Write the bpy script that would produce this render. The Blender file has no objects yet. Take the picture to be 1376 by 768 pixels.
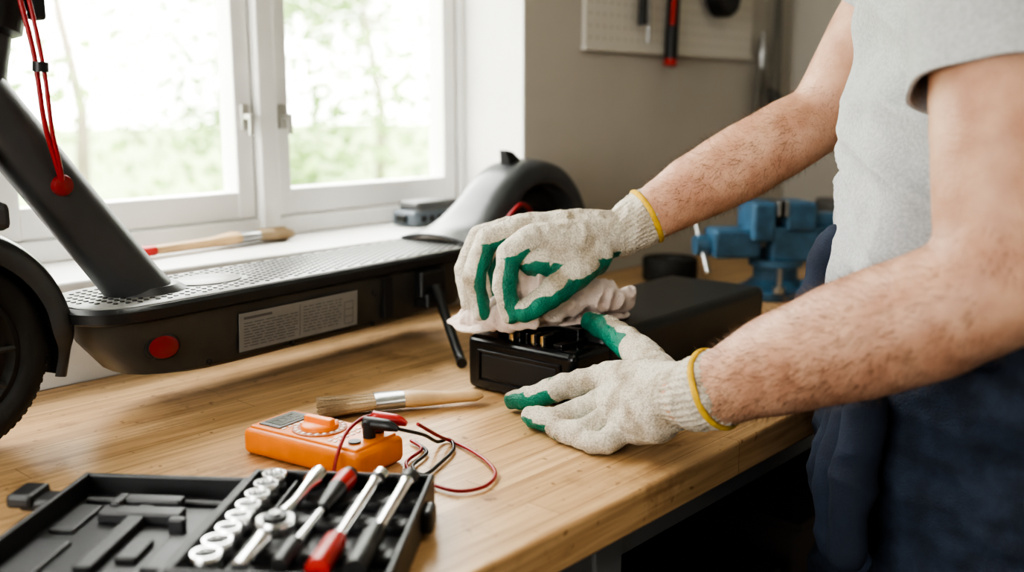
import bpy, bmesh, math, random
from mathutils import Vector, Matrix, noise
random.seed(7)
SN, CS = math.sin(math.radians(42)), math.cos(math.radians(42))
BH = 0.90
def V(p):
    x,y,z = p
    return Vector((SN*x+CS*y, -CS*x+SN*y, z+BH))
class Fr:
    """local frame standing on the bench: origin, x axis, y axis"""
    def __init__(s, o, ex, ey, z=0.0):
        s.o=Vector((o[0],o[1])); s.ex=Vector(ex).normalized(); s.ey=Vector(ey).normalized(); s.z=z
    def __call__(s,u,w,z):
        p=s.o+s.ex*u+s.ey*w
        return V((p.x,p.y,z+s.z))
ID=lambda u,w,z: Vector((u,w,z))     # room coordinates
# ------------------------------------------------------------ materials
def nn(nt,t,**k):
    n=nt.nodes.new(t)
    for a,b in k.items(): setattr(n,a,b)
    return n
def mat(name,col,rough=.5,metal=0,var=0,vscale=8,bump=0,bscale=200,col2=None,sss=0,spec=None,coat=0,stretch=None,sheen=0,detail=4):
    m=bpy.data.materials.new(name); m.use_nodes=True; nt=m.node_tree
    b=nt.nodes['Principled BSDF']
    b.inputs['Roughness'].default_value=rough; b.inputs['Metallic'].default_value=metal
    b.inputs['Base Color'].default_value=(*col,1)
    if spec is not None: b.inputs['Specular IOR Level'].default_value=spec
    if coat: b.inputs['Coat Weight'].default_value=coat
    if sheen: b.inputs['Sheen Weight'].default_value=sheen
    if sss:
        b.inputs['Subsurface Weight'].default_value=sss; b.inputs['Subsurface Radius'].default_value=(.012,.005,.003); b.inputs['Subsurface Scale'].default_value=1
    tc=nn(nt,'ShaderNodeTexCoord'); mp=nn(nt,'ShaderNodeMapping'); nt.links.new(tc.outputs['Object'],mp.inputs[0])
    if stretch: mp.inputs['Scale'].default_value=stretch
    if var:
        c2=col2 or tuple(max(0,c*(1-var)) for c in col)
        nz=nn(nt,'ShaderNodeTexNoise'); nz.inputs['Scale'].default_value=vscale; nz.inputs['Detail'].default_value=detail
        nt.links.new(mp.outputs[0],nz.inputs['Vector'])
        r=nn(nt,'ShaderNodeValToRGB'); r.color_ramp.elements[0].position=.35; r.color_ramp.elements[1].position=.68
        r.color_ramp.elements[0].color=(*c2,1); r.color_ramp.elements[1].color=(*col,1)
        nt.links.new(nz.outputs[0],r.inputs[0]); nt.links.new(r.outputs[0],b.inputs['Base Color'])
    if bump:
        n2=nn(nt,'ShaderNodeTexNoise'); n2.inputs['Scale'].default_value=bscale; n2.inputs['Detail'].default_value=2
        nt.links.new(mp.outputs[0],n2.inputs['Vector'])
        bp=nn(nt,'ShaderNodeBump'); bp.inputs['Strength'].default_value=bump; bp.inputs['Distance'].default_value=.002
        nt.links.new(n2.outputs[0],bp.inputs['Height']); nt.links.new(bp.outputs[0],b.inputs['Normal'])
    return m
def wood_mat():
    m=bpy.data.materials.new('butcher_block'); m.use_nodes=True; nt=m.node_tree; b=nt.nodes['Principled BSDF']; L=nt.links.new
    tc=nn(nt,'ShaderNodeTexCoord')
    br=nn(nt,'ShaderNodeTexBrick'); br.inputs['Scale'].default_value=1; br.inputs['Brick Width'].default_value=.62; br.inputs['Row Height'].default_value=.044
    br.inputs['Mortar Size'].default_value=.0007; br.inputs['Mortar Smooth'].default_value=.3; br.inputs['Bias'].default_value=-.1
    br.inputs['Color1'].default_value=(.66,.45,.25,1); br.inputs['Color2'].default_value=(.53,.335,.17,1); br.inputs['Mortar'].default_value=(.33,.19,.09,1)
    L(tc.outputs['Object'],br.inputs['Vector'])
    mp=nn(nt,'ShaderNodeMapping'); mp.inputs['Scale'].default_value=(4,75,75); L(tc.outputs['Object'],mp.inputs[0])
    n1=nn(nt,'ShaderNodeTexNoise'); n1.inputs['Scale'].default_value=1.5; n1.inputs['Detail'].default_value=6; n1.inputs['Distortion'].default_value=.6; L(mp.outputs[0],n1.inputs['Vector'])
    r1=nn(nt,'ShaderNodeValToRGB'); r1.color_ramp.elements[0].position=.3; r1.color_ramp.elements[0].color=(.64,.56,.49,1); r1.color_ramp.elements[1].position=.62; r1.color_ramp.elements[1].color=(1.05,1.04,1.02,1)
    L(n1.outputs[0],r1.inputs[0])
    mx=nn(nt,'ShaderNodeMixRGB',blend_type='MULTIPLY'); mx.inputs[0].default_value=.85; L(br.outputs[0],mx.inputs[1]); L(r1.outputs[0],mx.inputs[2])
    n2=nn(nt,'ShaderNodeTexNoise'); n2.inputs['Scale'].default_value=9; n2.inputs['Detail'].default_value=8; n2.inputs['Roughness'].default_value=.7; L(tc.outputs['Object'],n2.inputs['Vector'])
    r2=nn(nt,'ShaderNodeValToRGB'); r2.color_ramp.elements[0].position=.32; r2.color_ramp.elements[0].color=(.40,.31,.24,1); r2.color_ramp.elements[1].position=.46; r2.color_ramp.elements[1].color=(1,1,1,1)
    L(n2.outputs[0],r2.inputs[0])
    m2=nn(nt,'ShaderNodeMixRGB',blend_type='MULTIPLY'); m2.inputs[0].default_value=.6; L(mx.outputs[0],m2.inputs[1]); L(r2.outputs[0],m2.inputs[2])
    n4=nn(nt,'ShaderNodeTexNoise'); n4.inputs['Scale'].default_value=70; n4.inputs['Detail'].default_value=2; L(tc.outputs['Object'],n4.inputs['Vector'])
    r4=nn(nt,'ShaderNodeValToRGB'); r4.color_ramp.elements[0].position=.26; r4.color_ramp.elements[0].color=(.35,.25,.18,1); r4.color_ramp.elements[1].position=.32; r4.color_ramp.elements[1].color=(1,1,1,1)
    L(n4.outputs[0],r4.inputs[0])
    m4=nn(nt,'ShaderNodeMixRGB',blend_type='MULTIPLY'); m4.inputs[0].default_value=.7; L(m2.outputs[0],m4.inputs[1]); L(r4.outputs[0],m4.inputs[2])
    L(m4.outputs[0],b.inputs['Base Color'])
    rr=nn(nt,'ShaderNodeMapRange'); rr.inputs[3].default_value=.26; rr.inputs[4].default_value=.46; L(n2.outputs[0],rr.inputs[0]); L(rr.outputs[0],b.inputs['Roughness'])
    bp=nn(nt,'ShaderNodeBump'); bp.inputs['Strength'].default_value=.12; bp.inputs['Distance'].default_value=.001; L(n1.outputs[0],bp.inputs['Height']); L(bp.outputs[0],b.inputs['Normal'])
    return m
def attr_mat(name,ca,cb,rougha=.9,roughb=.45,bsc=420,bump=.9):
    """glove: knitted yarn (ca) with rubber coating (cb) where attribute 'coat'=1"""
    m=bpy.data.materials.new(name); m.use_nodes=True; nt=m.node_tree; b=nt.nodes['Principled BSDF']; L=nt.links.new
    at=nn(nt,'ShaderNodeAttribute'); at.attribute_name='coat'
    tc=nn(nt,'ShaderNodeTexCoord')
    nz=nn(nt,'ShaderNodeTexNoise'); nz.inputs['Scale'].default_value=26; nz.inputs['Detail'].default_value=6; L(tc.outputs['Object'],nz.inputs['Vector'])
    r=nn(nt,'ShaderNodeValToRGB'); r.color_ramp.elements[0].position=.33; r.color_ramp.elements[0].color=(ca[0]*.60,ca[1]*.54,ca[2]*.47,1); r.color_ramp.elements[1].position=.55; r.color_ramp.elements[1].color=(*ca,1); L(nz.outputs[0],r.inputs[0])
    w=nn(nt,'ShaderNodeTexVoronoi'); w.inputs['Scale'].default_value=bsc; L(tc.outputs['Object'],w.inputs['Vector'])
    rv=nn(nt,'ShaderNodeMapRange'); rv.inputs[1].default_value=0; rv.inputs[2].default_value=.8; rv.inputs[3].default_value=1.08; rv.inputs[4].default_value=.55; L(w.outputs[0],rv.inputs[0])
    mm=nn(nt,'ShaderNodeMixRGB',blend_type='MULTIPLY'); mm.inputs[0].default_value=.85; L(r.outputs[0],mm.inputs[1]); L(rv.outputs[0],mm.inputs[2])
    n3=nn(nt,'ShaderNodeTexNoise'); n3.inputs['Scale'].default_value=60; L(tc.outputs['Object'],n3.inputs['Vector'])
    ad=nn(nt,'ShaderNodeMath',operation='ADD'); L(at.outputs['Fac'],ad.inputs[0]); L(n3.outputs[0],ad.inputs[1])
    gt=nn(nt,'ShaderNodeMapRange'); gt.inputs[1].default_value=.95; gt.inputs[2].default_value=1.05; L(ad.outputs[0],gt.inputs[0])
    cg=nn(nt,'ShaderNodeValToRGB'); cg.color_ramp.elements[0].position=.3; cg.color_ramp.elements[0].color=(cb[0]*.55,cb[1]*.6,cb[2]*.6,1); cg.color_ramp.elements[1].position=.65; cg.color_ramp.elements[1].color=(*cb,1); L(nz.outputs[0],cg.inputs[0])
    mc=nn(nt,'ShaderNodeMixRGB'); L(gt.outputs[0],mc.inputs[0]); L(mm.outputs[0],mc.inputs[1]); L(cg.outputs[0],mc.inputs[2]); L(mc.outputs[0],b.inputs['Base Color'])
    mr=nn(nt,'ShaderNodeMapRange'); mr.inputs[3].default_value=rougha; mr.inputs[4].default_value=roughb; L(gt.outputs[0],mr.inputs[0]); L(mr.outputs[0],b.inputs['Roughness'])
    bp=nn(nt,'ShaderNodeBump'); bp.inputs['Strength'].default_value=bump; bp.inputs['Distance'].default_value=.0014; bp.invert=True; L(w.outputs[0],bp.inputs['Height']); L(bp.outputs[0],b.inputs['Normal'])
    return m
WOOD=wood_mat()
WALL=mat('plaster_wall',(.52,.49,.445),.9,var=.10,vscale=3,bump=.3,bscale=60)
WHITE=mat('white_gloss_paint',(.80,.79,.77),.4,var=.06,vscale=12)
REV=mat('white_plaster',(.78,.76,.73),.85,var=.08,vscale=10,bump=.3,bscale=80)
FLOOR=mat('concrete_floor',(.13,.12,.11),.8,var=.3,vscale=5)
CEIL=mat('ceiling_paint',(.65,.63,.60),.9)
BLK=mat('black_plastic',(.012,.012,.013),.42,var=.3,vscale=30,bump=.12,bscale=500)
BLKG=mat('black_gloss_plastic',(.008,.008,.009),.22,var=.2,vscale=30)
BODY=mat('matte_black_body',(.018,.018,.018),.34,bump=.08,bscale=300,var=.3,vscale=20)
DBODY=mat('scooter_body_grey',(.042,.041,.038),.42,bump=.1,bscale=300,var=.3,vscale=20)
TUBE=mat('graphite_paint',(.048,.049,.053),.42,var=.15,vscale=30,bump=.08,bscale=400)
DECK=mat('grey_rubber_deck',(.25,.25,.235),.38,var=.2,vscale=14,bump=.08,bscale=250)
RUB=mat('tyre_rubber',(.018,.018,.018),.7,bump=.3,bscale=150,var=.3,vscale=40)
RED=mat('red_plastic',(.42,.018,.015),.35)
DRED=mat('red_reflector',(.17,.010,.012),.25)
GROM=mat('dark_red_rubber',(.22,.012,.014),.45)
REDC=mat('red_cable',(.28,.010,.014),.38)
BLC=mat('black_cable',(.01,.01,.01),.4)
LABEL=mat('label_grey',(.19,.19,.185),.55,var=.1,vscale=40)
LTXT=mat('label_print',(.08,.08,.08),.7)
ORG=mat('orange_plastic',(.78,.21,.02),.38,var=.15,vscale=40)
ORG2=mat('orange_dial',(.85,.22,.02),.4)
LCD=mat('lcd_grey',(.15,.16,.14),.25)
GREY=mat('grey_plastic',(.10,.10,.10),.45)
WTXT=mat('white_print',(.9,.86,.8),.6)
CHR=mat('chrome',(.82,.82,.82),.2,metal=1,var=.15,vscale=30)
STL=mat('steel',(.45,.45,.45),.35,metal=1,var=.25,vscale=20)
LAT=mat('latch_zinc',(.42,.41,.38),.4,metal=.3)
GOLD=mat('brass_contact',(.70,.5,.25),.3,metal=1)
BRIS=mat('bristles',(.45,.33,.20),.85,var=.45,vscale=6,stretch=(1,1,1),bump=.8,bscale=300)
HAND=mat('beech_handle',(.60,.40,.21),.45,var=.25,vscale=20)
SKIN=mat('skin',(.58,.345,.235),.48,var=1,vscale=26,col2=(.44,.225,.145),bump=.55,bscale=330,sss=.07)
SHIRT=mat('heather_grey_jersey',(.46,.465,.475),.95,var=.20,vscale=240,bump=.5,bscale=500,sheen=.15,detail=2)
NAVY=mat('navy_denim',(.030,.042,.074),.9,var=.5,vscale=35,bump=.7,bscale=450)
NAVY2=mat('navy_canvas',(.021,.030,.056),.85,var=.3,vscale=20,bump=.5,bscale=400)
YEL=mat('yellow_hem',(.70,.44,.04),.85,bump=.8,bscale=400,var=.3,vscale=60)
RAG=mat('cotton_rag',(.76,.66,.60),.95,var=1,vscale=18,col2=(.60,.47,.41),bump=.9,bscale=380,sheen=.2)
GLOVE=attr_mat('knit_glove',(.74,.67,.56),(.0,.18,.115))
BLUE=mat('blue_enamel',(.065,.16,.27),.45,var=.4,vscale=25)
PEG=mat('pegboard_white',(.64,.61,.56),.6)
HOLE=mat('peg_hole',(.34,.32,.28),.9)
PANTDK=mat('dark_crate',(.03,.03,.035),.7)
HAIR=mat('brown_hair',(.08,.045,.025),.7,bump=1,bscale=200)
LEAF=bpy.data.materials.new('leaves'); LEAF.use_nodes=True
def leafm():
    nt=LEAF.node_tree; b=nt.nodes['Principled BSDF']; L=nt.links.new
    oi=nn(nt,'ShaderNodeTexCoord'); nz=nn(nt,'ShaderNodeTexNoise'); nz.inputs['Scale'].default_value=.9; L(oi.outputs['Object'],nz.inputs[0])
    r=nn(nt,'ShaderNodeValToRGB'); r.color_ramp.elements[0].position=.35; r.color_ramp.elements[0].color=(.09,.16,.035,1); r.color_ramp.elements[1].position=.65; r.color_ramp.elements[1].color=(.30,.42,.14,1)
    L(nz.outputs[0],r.inputs[0]); L(r.outputs[0],b.inputs['Base Color']); b.inputs['Roughness'].default_value=.6
    tr=nn(nt,'ShaderNodeBsdfTranslucent'); L(r.outputs[0],tr.inputs[0]); mx=nn(nt,'ShaderNodeMixShader'); mx.inputs[0].default_value=.5
    L(b.outputs[0],mx.inputs[1]); L(tr.outputs[0],mx.inputs[2]); L(mx.outputs[0],nt.nodes['Material Output'].inputs[0])
leafm()
GRASS=mat('grass',(.20,.28,.10),.9,var=.4,vscale=1)
BARK=mat('bark',(.2,.17,.13),.9)
GLASS=bpy.data.materials.new('window_glass'); GLASS.use_nodes=True
def gl():
    nt=GLASS.node_tree; nt.nodes.remove(nt.nodes['Principled BSDF']); t=nn(nt,'ShaderNodeBsdfTransparent'); g=nn(nt,'ShaderNodeBsdfGlossy'); g.inputs['Roughness'].default_value=.02
    t.inputs[0].default_value=(.96,.97,.96,1)
    m=nn(nt,'ShaderNodeMixShader'); m.inputs[0].default_value=.05; nt.links.new(t.outputs[0],m.inputs[1]); nt.links.new(g.outputs[0],m.inputs[2]); nt.links.new(m.outputs[0],nt.nodes['Material Output'].inputs[0])
gl()
# ------------------------------------------------------------ mesh helpers
def fin(name,bm,m,smooth=False,bevel=0,segs=3,recalc=True,sharp=None):
    if recalc: bmesh.ops.recalc_face_normals(bm,faces=bm.faces)
    if bevel:
        ed=[e for e in bm.edges if len(e.link_faces)==2 and e.calc_face_angle(0)>.5]
        bmesh.ops.bevel(bm,geom=ed,offset=bevel,segments=segs,profile=.5,affect='EDGES',clamp_overlap=False)
    c=Vector((0,0,0))
    if len(bm.verts):
        lo=Vector([min(v.co[i] for v in bm.verts) for i in range(3)]); hi=Vector([max(v.co[i] for v in bm.verts) for i in range(3)]); c=(lo+hi)/2
        for v in bm.verts: v.co-=c
    me=bpy.data.meshes.new(name); bm.to_mesh(me); bm.free()
    if isinstance(m,(list,tuple)):
        for x in m: me.materials.append(x)
    else: me.materials.append(m)
    if smooth:
        for p in me.polygons: p.use_smooth=True
        if sharp: me.set_sharp_from_angle(angle=math.radians(sharp))
    o=bpy.data.objects.new(name,me); o.location=c; bpy.context.scene.collection.objects.link(o)
    return o
def addbox(bm,F,u,w,z):
    vs=[bm.verts.new(F(a,b,c)) for c in z for b in w for a in u]
    for f in ((0,1,3,2),(4,5,7,6),(0,1,5,4),(2,3,7,6),(0,2,6,4),(1,3,7,5)): bm.faces.new([vs[i] for i in f])
def box(name,F,u,w,z,m,bevel=0,segs=3):
    bm=bmesh.new(); addbox(bm,F,u,w,z); return fin(name,bm,m,bevel=bevel,segs=segs)
def boxes(name,F,lst,m,bevel=0,segs=2):
    bm=bmesh.new()
    for u,w,z in lst: addbox(bm,F,u,w,z)
    return fin(name,bm,m,bevel=bevel,segs=segs)
def addloft(bm,rings,cap=True,closed=False):
    R=[[bm.verts.new(p) for p in r] for r in rings]; n=len(R[0])
    pr=list(zip(R,R[1:]))+([(R[-1],R[0])] if closed else [])
    for a,b in pr:
        for i in range(n): bm.faces.new((a[i],a[(i+1)%n],b[(i+1)%n],b[i]))
    if cap and not closed: bm.faces.new(R[0]); bm.faces.new(R[-1])
def loft(name,rings,m,cap=True,smooth=True,sharp=40,closed=False,bevel=0):
    bm=bmesh.new(); addloft(bm,rings,cap,closed); return fin(name,bm,m,smooth=smooth,sharp=sharp,bevel=bevel)
def catmull(P,k=6):
    P=[Vector(p) for p in P]; Q=[P[0]*2-P[1]]+P+[P[-1]*2-P[-2]]; out=[]
    for i in range(1,len(Q)-2):
        for j in range(k):
            t=j/k; a,b,c,d=Q[i-1:i+3]
            out.append(.5*((2*b)+(c-a)*t+(2*a-5*b+4*c-d)*t*t+(3*b-a-3*c+d)*t**3))
    out.append(P[-1]); return out
def addtube(bm,P,R,n=14,scale=(1,1)):
    P=[Vector(p) for p in P]
    if not isinstance(R,(list,tuple)): R=[R]*len(P)
    t0=(P[1]-P[0]).normalized(); up=Vector((0,0,1)) if abs(t0.z)<.9 else Vector((1,0,0))
    a=t0.cross(up).normalized(); rings=[]
    for i,p in enumerate(P):
        t=(P[min(i+1,len(P)-1)]-P[max(i-1,0)]).normalized()
        a=(a-t*a.dot(t)).normalized(); b=t.cross(a)
        rings.append([p+(a*math.cos(k*2*math.pi/n)*scale[0]+b*math.sin(k*2*math.pi/n)*scale[1])*R[i] for k in range(n)])
    addloft(bm,rings)
def tube(name,P,R,m,n=16,sm=0,view=True,scale=(1,1),sharp=50):
    """swept round bar through points (bench frame when view)"""
    Q=[V(p) for p in P] if view else [Vector(p) for p in P]
    if sm:
        if isinstance(R,(list,tuple)):
            R2=[]
            for i in range(len(R)-1): R2+= [R[i]+(R[i+1]-R[i])*j/sm for j in range(sm)]
            R=R2+[R[-1]]
        Q=catmull(Q,sm)
    bm=bmesh.new(); addtube(bm,Q,R,n,scale); return fin(name,bm,m,smooth=True,sharp=sharp)
def addlathe(bm,c,ax,prof,n=32,closed=False):
    """profile = [(radius, height along ax)]"""
    ax=Vector(ax).normalized(); up=Vector((0,0,1)) if abs(ax.z)<.9 else Vector((1,0,0)); a=ax.cross(up).normalized(); b=ax.cross(a)
    rings=[[Vector(c)+ax*h+(a*math.cos(k*2*math.pi/n)+b*math.sin(k*2*math.pi/n))*max(r,1e-5) for k in range(n)] for r,h in prof]
    addloft(bm,rings,cap=not closed,closed=closed)
def lathe(name,c,ax,prof,m,n=32,closed=False,sharp=40):
    bm=bmesh.new(); addlathe(bm,c,ax,prof,n,closed); return fin(name,bm,m,smooth=True,sharp=sharp)
def group(name,objs,loc=None):
    e=bpy.data.objects.new(name,None); e.empty_display_size=.1
    c=loc or sum((o.location for o in objs),Vector())/len(objs)
    e.location=c; bpy.context.scene.collection.objects.link(e)
    for o in objs: o.parent=e; o.matrix_parent_inverse=Matrix.Translation(-Vector(c))
    return e
# organic: union of swept spheres remeshed into one skin
def organic(name,chains,m,voxel=.003,sm=6,extra=None,disp=None,coat=None,world=False):
    T=(lambda p:Vector(p)) if world else V
    bm=bmesh.new()
    for ch in chains:
        for i,(p,r) in enumerate(ch):
            bmesh.ops.create_icosphere(bm,subdivisions=3,radius=r,matrix=Matrix.Translation(T(p)))
            if i: 
                q,r0=ch[i-1]; addtube(bm,[T(q),T(p)],[r0,r],24)
    if extra:
        for rings in extra: addloft(bm,[[T(p) for p in r] for r in rings])
    bmesh.ops.recalc_face_normals(bm,faces=bm.faces)
    me=bpy.data.meshes.new('tmp'); bm.to_mesh(me); bm.free()
    o=bpy.data.objects.new('tmp',me); bpy.context.scene.collection.objects.link(o)
    r=o.modifiers.new('r','REMESH'); r.mode='VOXEL'; r.voxel_size=voxel
    s=o.modifiers.new('s','SMOOTH'); s.factor=.5; s.iterations=sm
    dg=bpy.context.evaluated_depsgraph_get(); me2=bpy.data.meshes.new_from_object(o.evaluated_get(dg))
    bpy.data.objects.remove(o)
    if disp:
        nm=[v.normal.copy() for v in me2.vertices]
        for v,n_ in zip(me2.vertices,nm): v.co=v.co+n_*disp(v.co,n_)
    cvals=None
    if coat: cvals=coat(me2)
    bm=bmesh.new(); bm.from_mesh(me2)
    ob=fin(name,bm,m,smooth=True,recalc=False)
    if cvals:
        at=ob.data.attributes.new('coat','FLOAT','POINT'); at.data.foreach_set('value',cvals)
    bpy.data.meshes.remove(me2)
    return ob
# ------------------------------------------------------------ ROOM
WY=1.404; WX0,WX1=.08,1.60; XR=2.78; XL=-1.7; YB=-2.2; CH=2.6; SZ=1.05; WT=2.25
boxes('wall_window_side',ID,[((XL,WX0),(WY,WY+.24),(0,CH)),((WX1,XR+.1),(WY,WY+.24),(0,CH)),((WX0,WX1),(WY,WY+.24),(0,SZ-.025)),((WX0,WX1),(WY,WY+.24),(WT,CH))],WALL)
box('wall_right',ID,(XR,XR+.1),(YB,WY),(0,CH),WALL)
box('wall_back',ID,(XL,XR),(YB-.1,YB),(0,CH),WALL)
LY0,LY1=-.35,.95
boxes('wall_left',ID,[((XL-.12,XL),(YB,LY0),(0,CH)),((XL-.12,XL),(LY1,WY+.24),(0,CH)),((XL-.12,XL),(LY0,LY1),(0,.95)),((XL-.12,XL),(LY0,LY1),(2.2,CH))],WALL)
box('floor',ID,(XL-.1,XR+.1),(YB-.1,WY+.2),(-.06,0),FLOOR)
box('ceiling',ID,(XL-.1,XR+.1),(YB-.1,WY+.24),(CH,CH+.08),CEIL)
# window 1
fy0,fy1=1.575,1.64
P=[]
P.append(boxes('outer_frame',ID,[((WX0,WX1),(fy0,fy1),(SZ,SZ+.035)),((WX0,WX1),(fy0,fy1),(WT-.04,WT)),((WX0,WX0+.035),(fy0-.002,fy1),(SZ,WT)),((1.575,WX1),(fy0-.002,fy1),(SZ,WT)),
   ((1.053,1.092),(fy0-.012,fy1),(SZ,WT)),((.556,.59),(fy0-.012,fy1),(SZ,WT))],WHITE,bevel=.004))
for i,(a,b) in enumerate(((.118,.553),(.593,1.050),(1.095,1.572))):
    s=.036
    P.append(boxes('sash_%d'%(i+1),ID,[((a+.002,b-.002),(fy0+.010,fy1-.010),(SZ+.038,SZ+.037+.05)),((a+.002,b-.002),(fy0+.010,fy1-.010),(WT-.09,WT-.043)),((a,a+s),(fy0+.008,fy1-.008),(SZ+.037,WT-.042)),((b-s,b),(fy0+.008,fy1-.008),(SZ+.037,WT-.042))],WHITE,bevel=.003))
    P.append(box('glass_%d'%(i+1),ID,(a+s-.002,b-s+.002),(fy0+.03,fy0+.033),(SZ+.08,WT-.085),GLASS))
for x in (1.030,1.113):
    P.append(boxes('latch',ID,[((x-.007,x+.007),(fy0-.002,fy0+.012),(1.25,1.295)),((x-.005,x+.005),(fy0-.018,fy0),(1.268,1.278)),((x-.0045,x+.0045),(fy0-.023,fy0-.016),(1.24,1.278))],LAT,bevel=.0015))
group('window_1',P)
box('trim_window_sill',ID,(WX0-.0,WX1),(WY-.018,fy0+.01),(SZ-.027,SZ),WHITE,bevel=.006)
boxes('trim_reveal',ID,[((WX1-.006,WX1-.0005),(WY+.0,fy0),(SZ,WT)),((WX0+.0005,WX0+.006),(WY+.0,fy0),(SZ,WT)),((WX0,WX1),(WY+.0,fy0),(WT-.006,WT-.0005))],REV)
box('trim_wall_apron',ID,(XL,WX1+.01),(WY-.006,WY-.0005),(BH,SZ-.028),REV)
# window 2 (left wall, outside the picture)
P=[boxes('frame',ID,[((XL-.09,XL-.03),(LY0,LY1),(.95,1.0)),((XL-.09,XL-.03),(LY0,LY1),(2.15,2.2)),((XL-.09,XL-.03),(LY0,LY0+.05),(.95,2.2)),((XL-.09,XL-.03),(LY1-.05,LY1),(.95,2.2)),((XL-.09,XL-.03),(.27,.33),(.95,2.2))],WHITE)]
P.append(box('glass',ID,(XL-.062,XL-.059),(LY0,LY1),(.97,2.18),GLASS)); group('window_2',P)
boxes('baseboard_window_side',ID,[((XL,XR),(WY-.015,WY),(0,.09))],WHITE)
# garden
box('garden_ground',ID,(-40,60),(2.2,70),(-.6,-.5),GRASS)
bm=bmesh.new(); rnd=random.Random(3)
cl=[]
for i in range(60):
    cx=rnd.uniform(-3,13); cy=rnd.uniform(6,13); cz=rnd.uniform(-.2,3.4)+(.5 if cy>9 else 0); cl.append((cx,cy,cz,rnd.uniform(.5,1.2)))
for i in range(24000):
    cx,cy,cz,r=rnd.choice(cl)
    c=Vector((cx,cy,cz))+Vector((rnd.gauss(0,.5),rnd.gauss(0,.5),rnd.gauss(0,.5)))*r
    a=Vector((rnd.gauss(0,1),rnd.gauss(0,1),rnd.gauss(0,1))).normalized(); b=a.orthogonal().normalized(); s=rnd.uniform(.05,.10)
    vs=[bm.verts.new(c+a*s),bm.verts.new(c+b*s*.5),bm.verts.new(c-a*s),bm.verts.new(c-b*s*.5)]; bm.faces.new(vs)
lv=fin('foliage',bm,LEAF,recalc=False)
bm=bmesh.new()
for i in range(5):
    x,y=rnd.uniform(-2,13),rnd.uniform(10,13); addtube(bm,[Vector((x,y,-.55)),Vector((x+.1,y,1.2)),Vector((x-.1,y+.2,3))],[.09,.07,.04],8)
tk=fin('trunks',bm,BARK,smooth=True); group('garden_trees',[lv,tk])
# pegboard with tools
P=[boxes('board',ID,[((1.787,2.53),(WY-.012,WY-.002),(1.42,2.15))],PEG,bevel=.002)]
bm=bmesh.new()
for i in range(28):
    for j in range(27):
        x=1.805+i*.0262; z=1.44+j*.0262
        bmesh.ops.create_circle(bm,cap_ends=True,segments=8,radius=.003,matrix=Matrix.Translation((x,WY-.0125,z))@Matrix.Rotation(math.pi/2,4,'X'))
P.append(fin('holes',bm,HOLE)); P.append(boxes('edge_strip',ID,[((1.785,2.532),(WY-.018,WY-.002),(1.412,1.422))],PEG)); group('pegboard',P)
yy=WY-.03
P=[tube('handle',[(2.10,yy,1.385),(2.103,yy,1.40)],[.016,.016],RED,view=False),tube('grip',[(2.103,yy,1.40),(2.11,yy,1.53),(2.113,yy,1.62)],[.016,.015,.010],BLK,view=False),
   tube('jaw',[(2.113,yy,1.62),(2.115,yy,1.78)],[.007,.006],STL,view=False),tube('side_stripe',[(2.090,yy-.010,1.48),(2.102,yy-.010,1.60)],[.006,.006],RED,view=False)]
group('hanging_chisel',P)
P=[tube('shaft',[(2.005,yy,1.435),(2.006,yy,1.60)],[.004,.005],STL,view=False),tube('grip',[(2.006,yy,1.60),(2.006,yy,1.70)],[.012,.013],BLK,view=False)]; group('hanging_screwdriver',P)
P=[tube('shaft',[(1.98,yy,1.475),(1.98,yy,1.60)],[.010,.008],BLK,view=False),tube('grip',[(1.98,yy,1.60),(1.98,yy,1.70)],[.012,.013],GREY,view=False)]; group('hanging_screwdriver',P)
P=[lathe('drum',(2.31,yy-.02,1.565),(0,1,0),[(.0,-.02),(.05,-.02),(.055,-.01),(.055,.02),(.04,.03),(0,.03)],BLK),box('arm',ID,(2.29,2.36),(yy-.03,yy),(1.57,1.68),BLK,bevel=.01),box('guard',ID,(2.26,2.30),(yy-.03,yy),(1.55,1.66),GREY,bevel=.008)]; group('hanging_sander',P)
x=2.56; PL=mat('worn_grip_grey',(.16,.15,.13),.6)
P=[tube('handle_1',[(x,yy,1.40),(x-.018,yy,1.34),(x-.028,yy,1.26)],[.008,.010,.008],PL,view=False,sm=4),tube('handle_2',[(x,yy,1.40),(x+.018,yy,1.34),(x+.028,yy,1.26)],[.008,.010,.008],PL,view=False,sm=4),
   tube('jaws',[(x,yy,1.39),(x,yy,1.43),(x,yy,1.49)],[.012,.016,.004],STL,view=False,sm=4)]
group('hanging_pliers',P)
x=2.64
P=[tube('strap_1',[(x-.02,yy,1.32),(x-.012,yy,1.5),(x,yy,1.72)],[.006]*3,PL,view=False,sm=6),tube('strap_2',[(x,yy,1.72),(x+.016,yy,1.5),(x+.025,yy,1.30)],[.006]*3,PL,view=False,sm=6),tube('clamp_body',[(x-.03,yy,1.33),(x,yy,1.30),(x+.03,yy,1.31)],[.012,.018,.012],GREY,view=False,sm=4)]
group('hanging_clamp',P)
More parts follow.
